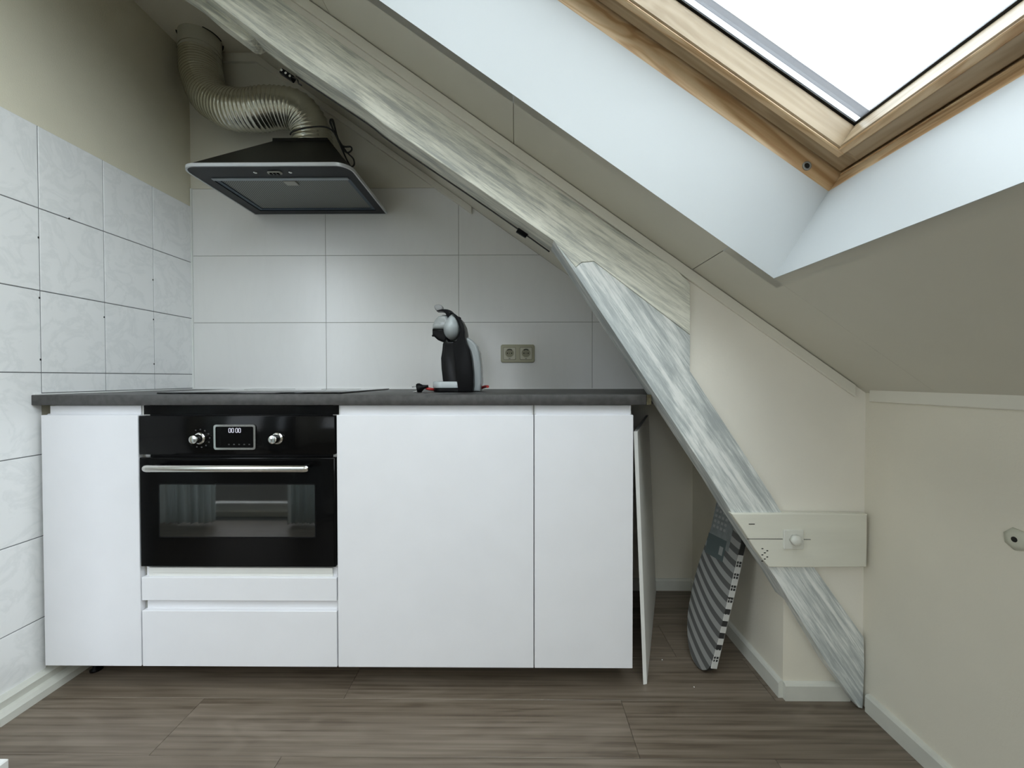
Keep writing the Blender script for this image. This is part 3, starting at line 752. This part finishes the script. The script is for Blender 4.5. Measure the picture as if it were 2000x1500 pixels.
def toploop(z, i=0):
    o = []
    X0, X1, Yf, Yb = .498 - i, .718 + i, -.218 - i, -.003
    n = len(q)
    for j in range(n):
        if j == 0: o.append((X1, Yb))
        elif j == 1: o.append((X0, Yb))
        elif j < 2 + 9: o.append((X0, Yf))
        else: o.append((X1, Yf))
    return [bm.verts.new((a + .00001 * j, b_, z)) for j, (a, b_) in enumerate(o)]
tp = toploop(1.906); t3 = toploop(1.919, -.0005)
for A, Bq in ((bot, tp), (tp, t3)):
    for j in range(len(q)): bm.faces.new((A[j], A[(j + 1) % len(q)], Bq[(j + 1) % len(q)], Bq[j]))
bm.faces.new(t3[::-1])
sharp(obj('canopy', bm, hood_m, hd_), 25)
# filter
flt = obj('filter_frame', bm_(), galva_m, hd_) if False else None
bm = bm_()
add_framepoly(bm, [(FX0, FYF), (FX1, FYF), (FX1, FYB), (FX0, FYB)], [(FX0 + .016, FYF + .016), (FX1 - .016, FYF + .016), (FX1 - .016, FYB - .012), (FX0 + .016, FYB - .012)], HZ + .004, HZ + .012, axis='Z')
flt = obj('filter', bm, galva_m, hd_)
mesh_m, t, b = newmat('perforated_filter_mesh')
gq = t.nodes.new('ShaderNodeNewGeometry'); mp = t.nodes.new('ShaderNodeMapping'); mp.inputs['Rotation'].default_value = (0, 0, R(45)); mp.inputs['Scale'].default_value = (165, 165, 0)
vo = t.nodes.new('ShaderNodeTexVoronoi'); vo.inputs['Scale'].default_value = 1; vo.inputs['Randomness'].default_value = 0
rr = t.nodes.new('ShaderNodeValToRGB'); rr.color_ramp.elements[0].position = .25; rr.color_ramp.elements[0].color = (.02, .02, .02, 1); rr.color_ramp.elements[1].position = .42; rr.color_ramp.elements[1].color = (.30, .31, .29, 1)
t.links.new(gq.outputs['Position'], mp.inputs[0]); t.links.new(mp.outputs[0], vo.inputs['Vector']); t.links.new(vo.outputs['Distance'], rr.inputs[0]); t.links.new(rr.outputs[0], b.inputs['Base Color'])
b.inputs['Metallic'].default_value = .5; b.inputs['Roughness'].default_value = .5
obj('filter_mesh', box(FX0 + .014, FX1 - .014, FYF + .014, FYB - .01, HZ + .008, HZ + .010), mesh_m, flt)
obj('filter_clip', box(.590, .636, FYF + .018, FYF + .052, HZ + .002, HZ + .008, bev=.001), clip_m, flt)
obj('light_strip', box(FX0 + .004, FX1 - .004, FYF - .014, FYF + .001, HZ - .003, HZ + .004, bev=.001), basic('pale_strip', (.34, .38, .41), .4, metal=.3), hd_)
# slider switches
bm = roundrect(.577, .629, -.395, -.375, .009, 5)
plate = obj('switch_plate', prism(bm, HZ - .0035, HZ + .001, axis='Z', bev=.001), clip_m, hd_)
for x in (.590, .603, .616): obj('slider', box(x - .004, x + .004, -.391, -.380, HZ - .008, HZ - .0035, bev=.001), blackp_m, plate)
for x in (.532, .659):
    obj('screw', lathe([(.0065, 0), (.0065, .002), (.003, .003)], Matrix.Translation((x, -.385, HZ + .001)) @ Matrix.Rotation(math.pi, 4, 'X'), 14), chrome_m, hd_)

# ------------------------------------------------------------------ flexible duct
dt = thing('exhaust_duct', 'ribbed aluminium exhaust duct bending from hood up to ceiling', 'duct', (.61, -.11, 1.92))
path = spline([(.612, -.112, 1.9195), (.612, -.118, 1.955), (.602, -.130, 2.020), (.560, -.150, 2.066), (.480, -.165, 2.072), (.390, -.170, 2.058), (.290, -.160, 2.072), (.205, -.140, 2.125), (.150, -.115, 2.205), (.125, -.098, 2.290), (.117, -.090, 2.345)], 30)
# resample evenly
seg = [0]
for a, b_ in zip(path[:-1], path[1:]): seg.append(seg[-1] + (b_ - a).length)
def at(s):
    for i in range(len(path) - 1):
        if seg[i + 1] >= s: return path[i].lerp(path[i + 1], (s - seg[i]) / max(1e-9, seg[i + 1] - seg[i]))
    return path[-1]
PITCHR = .0145; nr = int(seg[-1] / PITCHR) * 6
pp_ = [at(seg[-1] * i / nr) for i in range(nr + 1)]
def rib(acc, i):
    k = i % 6
    return .0770 + (.0028, .0006, .0, -.0002, .0, .0006)[k] + .0012 * math.sin(acc * 47) 
foil_m, t, b = newmat('crinkled_aluminium_foil')
b.inputs['Base Color'].default_value = (.56, .55, .47, 1); b.inputs['Metallic'].default_value = .95; b.inputs['Roughness'].default_value = .24
tcn = t.nodes.new('ShaderNodeNewGeometry'); n = t.nodes.new('ShaderNodeTexNoise'); n.inputs['Scale'].default_value = 90; bp = t.nodes.new('ShaderNodeBump'); bp.inputs['Strength'].default_value = .35; bp.inputs['Distance'].default_value = .002
t.links.new(tcn.outputs['Position'], n.inputs['Vector']); t.links.new(n.outputs['Fac'], bp.inputs['Height']); t.links.new(bp.outputs[0], b.inputs['Normal'])
obj('hose', tube(pp_, .08, 56, rf=rib), foil_m, dt)
# plain sleeve in the ceiling and gap ring
obj('ceiling_sleeve', tube(spline([(.118, -.091, 2.335), (.117, -.089, 2.38), (.117, -.089, 2.424)], 4), .0775, 40), basic('painted_sleeve', (.46, .45, .38), .5), dt)
for a0, a1 in ((95, 150), (30, 62), (-48, 12), (165, 215)):
    n = 10; bm = bm_()
    A = [(.117 + .0835 * math.cos(R(a0 + (a1 - a0) * k / n)), -.089 + .0835 * math.sin(R(a0 + (a1 - a0) * k / n))) for k in range(n + 1)]
    Bq = [(.117 + .078 * math.cos(R(a0 + (a1 - a0) * k / n)), -.089 + .078 * math.sin(R(a0 + (a1 - a0) * k / n))) for k in range(n + 1)]
    add_prism(bm, A + Bq[::-1], CEIL - .0008, CEIL + .002, axis='Z')
    obj('sleeve_gap', bm, hole_m, dt)

# power cord of the hood, looped and bundled
cdn = obj('power_cord', tube(spline([(.578, -.235, 1.921), (.592, -.238, 1.932), (.649, -.238, 1.947), (.712, -.232, 1.953), (.748, -.23, 1.935), (.775, -.23, 1.892), (.800, -.23, 1.855), (.825, -.23, 1.830), (.829, -.23, 1.806), (.815, -.23, 1.800), (.795, -.228, 1.835), (.768, -.226, 1.895), (.742, -.225, 1.950), (.732, -.225, 1.978), (.744, -.226, 1.984), (.756, -.228, 1.940), (.768, -.229, 1.895), (.790, -.232, 1.876), (.817, -.233, 1.874), (.820, -.233, 1.860), (.800, -.233, 1.852), (.776, -.234, 1.885), (.752, -.236, 1.935), (.738, -.236, 1.975), (.747, -.236, 1.970), (.768, -.236, 1.905), (.790, -.233, 1.850)], 8), .0031, 7), cord_m, hd_)
cdn['label'] = 'black looped power cord'

# ------------------------------------------------------------------ double wall socket
sk = thing('double_socket', 'cream double power socket on the tiled back wall', 'socket', (1.476, 0, 1.0715))
o = obj('frame', prism(roundrect(1.400, 1.552, 1.031, 1.112, .009), -.0005, -.0105, bev=.003, seg=3), cream_m, sk); sharp(o, 50)
for cx in (1.4395, 1.5135):
    ins = obj('socket_insert', prism(roundrect(cx - .0265, cx + .0265, 1.0445, 1.0985, .004), -.009, -.0125, bev=.001, seg=2), basic('cream_insert' + str(cx), (.52, .50, .38), .3), sk)
    obj('insert_gap', prism(roundrect(cx - .0278, cx + .0278, 1.0432, 1.0998, .005), -.0090, -.0109), basic('shadow_gap_cream' + str(cx), (.13, .12, .08), .6), ins)
    bm = bm_(); ring = [(cx + .0205 * math.cos(a / 16 * math.pi), 1.0735 + .0205 * math.sin(a / 16 * math.pi)) for a in range(32)]
    rin = [(cx + .0185 * math.cos(a / 16 * math.pi), 1.0735 + .0185 * math.sin(a / 16 * math.pi)) for a in range(32)]
    add_framepoly(bm, ring, rin, -.0137, -.012); obj('recess_rim', bm, cream_m, ins)
    obj('recess', lathe([(.0186, .0), (.0186, .0008)], Matrix.Translation((cx, -.0124, 1.0735)) @ TO_CAM, 32), basic('socket_well' + str(cx), (.28, .265, .18), .5), ins)
    for dx in (-.0095, .0095): obj('contact_hole', lathe([(.0026, 0), (.0026, .0006)], Matrix.Translation((cx + dx, -.0132, 1.0725)) @ TO_CAM, 14), hole_m, ins)
    obj('screw', lathe([(.0016, 0), (.0016, .0006)], Matrix.Translation((cx, -.0132, 1.0725)) @ TO_CAM, 10), hole_m, ins)
    obj('earth_clip', prism([(cx + .018 * math.cos(R(a)), 1.0735 + .018 * math.sin(R(a))) for a in range(50, 131, 10)] + [(cx + .0145 * math.cos(R(a)), 1.0735 + .0145 * math.sin(R(a))) for a in range(130, 49, -10)], -.0132, -.0137), hole_m, ins)
    obj('mark', box(cx - .004, cx + .004, -.0129, -.0125, 1.0480, 1.0500), hole_m, ins)

# ------------------------------------------------------------------ capsule coffee machine
cmn = thing('coffee_machine', 'black and pale grey capsule coffee machine with lever on the worktop', 'coffee machine', (1.25, -.38, .912))
CY = -.385
def rp_(name, pts, half, mat, bev, par=cmn, cy=CY, seg=3):
    return sharp(obj(name, prism(pts, cy - half, cy + half, bev=bev, seg=seg), mat, par), 50)
def sm(pts, n=3):
    q = [(x, 0, z) for x, z in pts]; q2 = q[-2:] + q + q[:2]
    s_ = spline(q2, n); k = n * 2
    s_ = s_[k:k + n * len(q)]
    return [(v.x, v.z) for v in s_]
spine = [(1.243, 1.191), (1.258, 1.183), (1.275, 1.169), (1.286, 1.147), (1.2905, 1.122), (1.2905, 1.101), (1.297, 1.081), (1.308, 1.059), (1.314, 1.032), (1.319, .985), (1.320, .937), (1.317, .9135), (1.268, .9135), (1.262, .96), (1.258, 1.01), (1.252, 1.06), (1.250, 1.085), (1.262, 1.092), (1.270, 1.106), (1.2745, 1.130), (1.269, 1.154), (1.258, 1.174)]
rp_('body', spine, .060, blackp_m, .010)
col = [(1.221, 1.106), (1.233, 1.091), (1.262, 1.092), (1.262, 1.05), (1.266, 1.0), (1.272, .94), (1.276, .9135), (1.213, .9135), (1.211, .951), (1.206, .995), (1.2045, 1.032), (1.209, 1.059), (1.211, 1.081)]
rp_('front_column', col, .046, blacks_m, .010)
# egg-shaped side shells of the head
bm = bm_(); bmesh.ops.create_uvsphere(bm, u_segments=28, v_segments=18, radius=1)
for v in bm.verts:
    x, yv, z = v.co
    fx = (1 - .18 * z) * (1 - .10 * abs(z))
    v.co = Vector((1.2425 + x * .033 * fx + .004 * z, CY + yv * .074, 1.142 + z * .0480))
obj('head_shell', bm, cwhite_m, cmn, smooth=True)
dome = [(1.173, 1.134), (1.1745, 1.150), (1.182, 1.167), (1.194, 1.179), (1.209, 1.1835), (1.225, 1.180), (1.232, 1.160), (1.228, 1.134)]
rp_('capsule_lid', dome, .040, ctrans_m, .014)
rp_('lid_band', [(1.206, 1.1845), (1.2225, 1.1835), (1.228, 1.175), (1.214, 1.178)], .030, blackp_m, .003)
hold = [(1.173, 1.1335), (1.222, 1.1345), (1.226, 1.106), (1.236, 1.090), (1.219, 1.086), (1.204, 1.0915), (1.192, 1.096), (1.181, 1.106), (1.173, 1.114)]
rp_('capsule_holder', hold, .034, blackp_m, .006)
obj('spout_knob', lathe([(.0035, 0), (.0040, .010), (.003, .012)], Matrix.Translation((1.178, CY, 1.1145)) @ Matrix.Rotation(R(-90), 4, 'Y'), 12), blackp_m, cmn)
lev = sm([(1.185, 1.2005), (1.204, 1.2055), (1.224, 1.2055), (1.240, 1.1995), (1.252, 1.187), (1.256, 1.178), (1.240, 1.174), (1.2235, 1.178), (1.219, 1.189), (1.211, 1.197), (1.199, 1.200)])
rp_('lever', lev, .020, blackp_m, .003)
tip = sm([(1.1765, 1.216), (1.185, 1.224), (1.2035, 1.220), (1.206, 1.2065), (1.186, 1.201)])
rp_('lever_tip', tip, .018, lever_m, .004)
obj('dial', lathe([(.006, 0), (.006, .006), (.004, .008)], Matrix.Translation((1.263, CY, 1.1735)) @ Matrix.Rotation(R(35), 4, 'Y'), 14), blackp_m, cmn)
tank = [(1.285, 1.105), (1.296, 1.107), (1.309, 1.099), (1.326, 1.081), (1.335, 1.055), (1.3405, 1.009), (1.3435, .946), (1.338, .9135), (1.300, .9135), (1.300, 1.03)]
rp_('water_tank', tank, .052, tank_m, .014, cy=CY + .045)
bs = [(1.171 + .0, .9135), (1.285, .9135), (1.285, .9265), (1.171, .9265)]
def dome_prism(x0, x1, y, hw, z0, z1, bev):
    """tray outline: half round at the left, straight to the right"""
    r = hw; o = [(x1, y - hw), (x1, y + hw)]
    for k in range(13):
        a = R(90 + 180 * k / 12); o.append((x0 + r * .75 + r * .75 * math.cos(a), y + r * math.sin(a)))
    return prism(o, z0, z1, axis='Z', bev=bev, seg=2)
sharp(obj('base', dome_prism(1.172, 1.30, CY, .050, .9125, .926, .002), blackp_m, cmn), 50)
sharp(obj('drip_tray', dome_prism(1.170, 1.283, CY, .053, .9265, .9495, .003), cwhite_m, cmn), 50)
bm = bm_()
for k in range(7): add_box(bm, 1.19, 1.262, CY - .034 + k * .011, CY - .030 + k * .011, .9495, .9500)
obj('drip_grid', bm, blackp_m, cmn)
obj('power_cord', tube(spline([(1.150, -.42, .927), (1.170, -.415, .922), (1.20, -.33, .917), (1.26, -.27, .917), (1.32, -.30, .920), (1.352, -.345, .9295), (1.366, -.385, .931)], 8), .0052, 8), red_m, cmn)['label'] = 'red fabric power cord'
pg = obj('power_plug', bm_(), blackp_m, cmn) if False else None
bm = bm_()
pm = Matrix.Translation((1.150, -.425, .9315)) @ Matrix.Rotation(R(-12), 4, 'Y') @ Matrix.Rotation(R(-90), 4, 'Y')
add_lathe(bm, [(.0045, -.010), (.006, .0), (.0085, .008), (.0165, .018), (.0175, .026), (.0160, .029)], pm, 20)
pg = obj('power_plug', bm, blackp_m, cmn)
bm = bm_()
for s in (-1, 1):
    q = pm @ Vector((.0095 * s, .003, .028)); q2 = pm @ Vector((.0095 * s, .003, .047))
    add_tube(bm, [q, q.lerp(q2, .5), q2], .0021, 8)
obj('plug_pin', bm, chrome_m, pg)

# ------------------------------------------------------------------ loose panel leaning beside the cabinets
bm = bm_()
hexa(bm, [(1.8650, -.591, .0005), (1.8780, -.588, .0005), (1.8455, -.588, .795), (1.8325, -.591, .795)],
     [(2.0840, -.0235, .0005), (2.0970, -.0205, .0005), (2.0600, -.0205, .795), (2.0470, -.0235, .795)])
bmesh.ops.bevel(bm, geom=bm.edges[:], offset=.0008, segments=1, affect='EDGES')
pn = tag(obj('cover_panel', bm, edge_m), 'loose white cover panel leaning on end beside the right cabinet', 'panel')

# ------------------------------------------------------------------ sleeve ironing board
psi, ph = R(-15), R(14)
Wv = Vector((math.sin(psi), math.cos(psi), 0)); Hv = Vector((math.cos(psi), -math.sin(psi), 0))
Lv = Hv * math.sin(ph) + Vector((0, 0, 1)) * math.cos(ph); Nv = Lv.cross(Wv)      # Nv points to the covered side
IB = Matrix(((Lv.x, Wv.x, Nv.x, 2.071), (Lv.y, Wv.y, Nv.y, -.521), (Lv.z, Wv.z, Nv.z, .004), (0, 0, 0, 1)))
ib = thing('ironing_board', 'small ironing board with striped grey cover leaning under the brace', 'ironing board', mat=IB)
oln = [(0, 0), (.012, -.025), (.034, -.040), (.08, -.045), (.13, -.048), (.30, -.053), (.445, -.057), (.60, -.058), (.625, -.03), (.63, .0), (.62, .035), (.60, .045), (.503, .064), (.394, .085), (.29, .100), (.18, .103), (.12, .097), (.075, .084), (.034, .063), (.008, .034)]
oln = sm(oln, 3)
bm = prism(oln, -.022, -.002, axis='Z')
obj('edge', bm, ibcore_m, ib, local=True)
cov_m, t, b = newmat('striped_board_cover')
tcn = t.nodes.new('ShaderNodeTexCoord'); sp_ = t.nodes.new('ShaderNodeSeparateXYZ'); nz = t.nodes.new('ShaderNodeTexNoise'); nz.inputs['Scale'].default_value = 4; nz.inputs['Detail'].default_value = 1
t.links.new(tcn.outputs['Object'], sp_.inputs[0]); t.links.new(tcn.outputs['Object'], nz.inputs['Vector'])
def mth(op, a, b_, c=None):
    q = t.nodes.new('ShaderNodeMath'); q.operation = op
    for i, v in enumerate((a, b_, c)):
        if v is None: continue
        if isinstance(v, (int, float)): q.inputs[i].default_value = v
        else: t.links.new(v, q.inputs[i])
    return q.outputs[0]
ww = mth('ADD', sp_.outputs[1], .05)
bend = mth('MULTIPLY_ADD', mth('MULTIPLY', ww, ww), -2.6, mth('MULTIPLY', ww, -.20))
xx = mth('ADD', mth('ADD', sp_.outputs[0], bend), mth('MULTIPLY', nz.outputs['Fac'], .012))
st = mth('SINE', mth('MULTIPLY', xx, 2 * math.pi / .039), 0)
rr = t.nodes.new('ShaderNodeValToRGB'); rr.color_ramp.elements[0].position = .44; rr.color_ramp.elements[0].color = (.085, .085, .082, 1); rr.color_ramp.elements[1].position = .54; rr.color_ramp.elements[1].color = (.26, .26, .25, 1)
t.links.new(mth('MULTIPLY_ADD', st, .5, .5), rr.inputs[0]); t.links.new(rr.outputs[0], b.inputs['Base Color']); b.inputs['Roughness'].default_value = .9
bm = prism(oln, -.004, .0015, axis='Z', bev=.0012, seg=2)
cov = obj('cover', bm, cov_m, ib, local=True)
obj('printed_label', box(.395, .545, -.018, .075, .0014, .0019), ibprint_m, cov, local=True)
obj('printed_block', box(.355, .425, -.004, .0800, .0018, .0022), ibprint2_m, cov, local=True)
bm = box(.372, .400, .004, .020, .0021, .0024); add_box(bm, .380, .395, .008, .016, .0020, .0023)
for k in range(5):
    for j in range(4):
        add_box(bm, .45 + .018 * k, .459 + .018 * k, .058 - .016 * j, .068 - .016 * j, .0018, .0021)
obj('printed_lettering', bm, ibsign_m, cov, local=True)['kind'] = 'stuff'
# white elastic loops holding the cover along the near edge
k = 0; l0 = .030
while l0 < .60:
    wv = -.0425 - .011 * min(1, (l0 - .03) / .3) - .0012
    bm = box(l0, l0 + .021, wv - .0014, wv + .002, -.0235, -.001, bev=.0006)
    for a in (.0, .0): pass
    add_box(bm, l0 + .021, l0 + .039, wv - .0010, wv + .001, -.0235, -.0215); add_box(bm, l0 + .021, l0 + .039, wv - .0010, wv + .001, -.0125, -.0105); add_box(bm, l0 + .021, l0 + .039, wv - .0010, wv + .001, -.003, -.001)
    add_box(bm, l0 + .029, l0 + .031, wv - .0010, wv + .001, -.0235, -.001)
    obj('cover_strap', bm, ibelas_m, ib, local=True)
    l0 += .039; k += 1

# ------------------------------------------------------------------ small wall fitting at the right edge of the view
wf = thing('wall_fitting', 'pale plastic fitting with dark screw hole on the knee wall', 'fitting', (KX, -1.035, .633))
Mf = Matrix.Translation((KX, -1.0365, .633)) @ Matrix.Rotation(R(-90), 4, 'Y')
obj('plate', lathe([(.0235, 0), (.0225, .004), (.012, .006), (.008, .0065)], Mf @ Matrix.Rotation(R(20), 4, 'Z'), 7), basic('pale_fitting', (.60, .60, .50), .4), wf)
obj('screw_hole', lathe([(.0055, .006), (.0055, .0070)], Mf, 16), hole_m, wf)
# tiny crumbs of plaster on the floor
for (x, yy) in ((1.965, -.475), (2.02, -.60)):
    tag(obj('crumb', lathe([(.001, 0), (.0022, .001), (.0010, .003)], Matrix.Translation((x, yy, 0)), 6), edge_m), 'tiny white crumb on the floor near the leaning panel' if x < 2 else 'tiny white crumb on the floor in front of the ironing board', 'crumb')
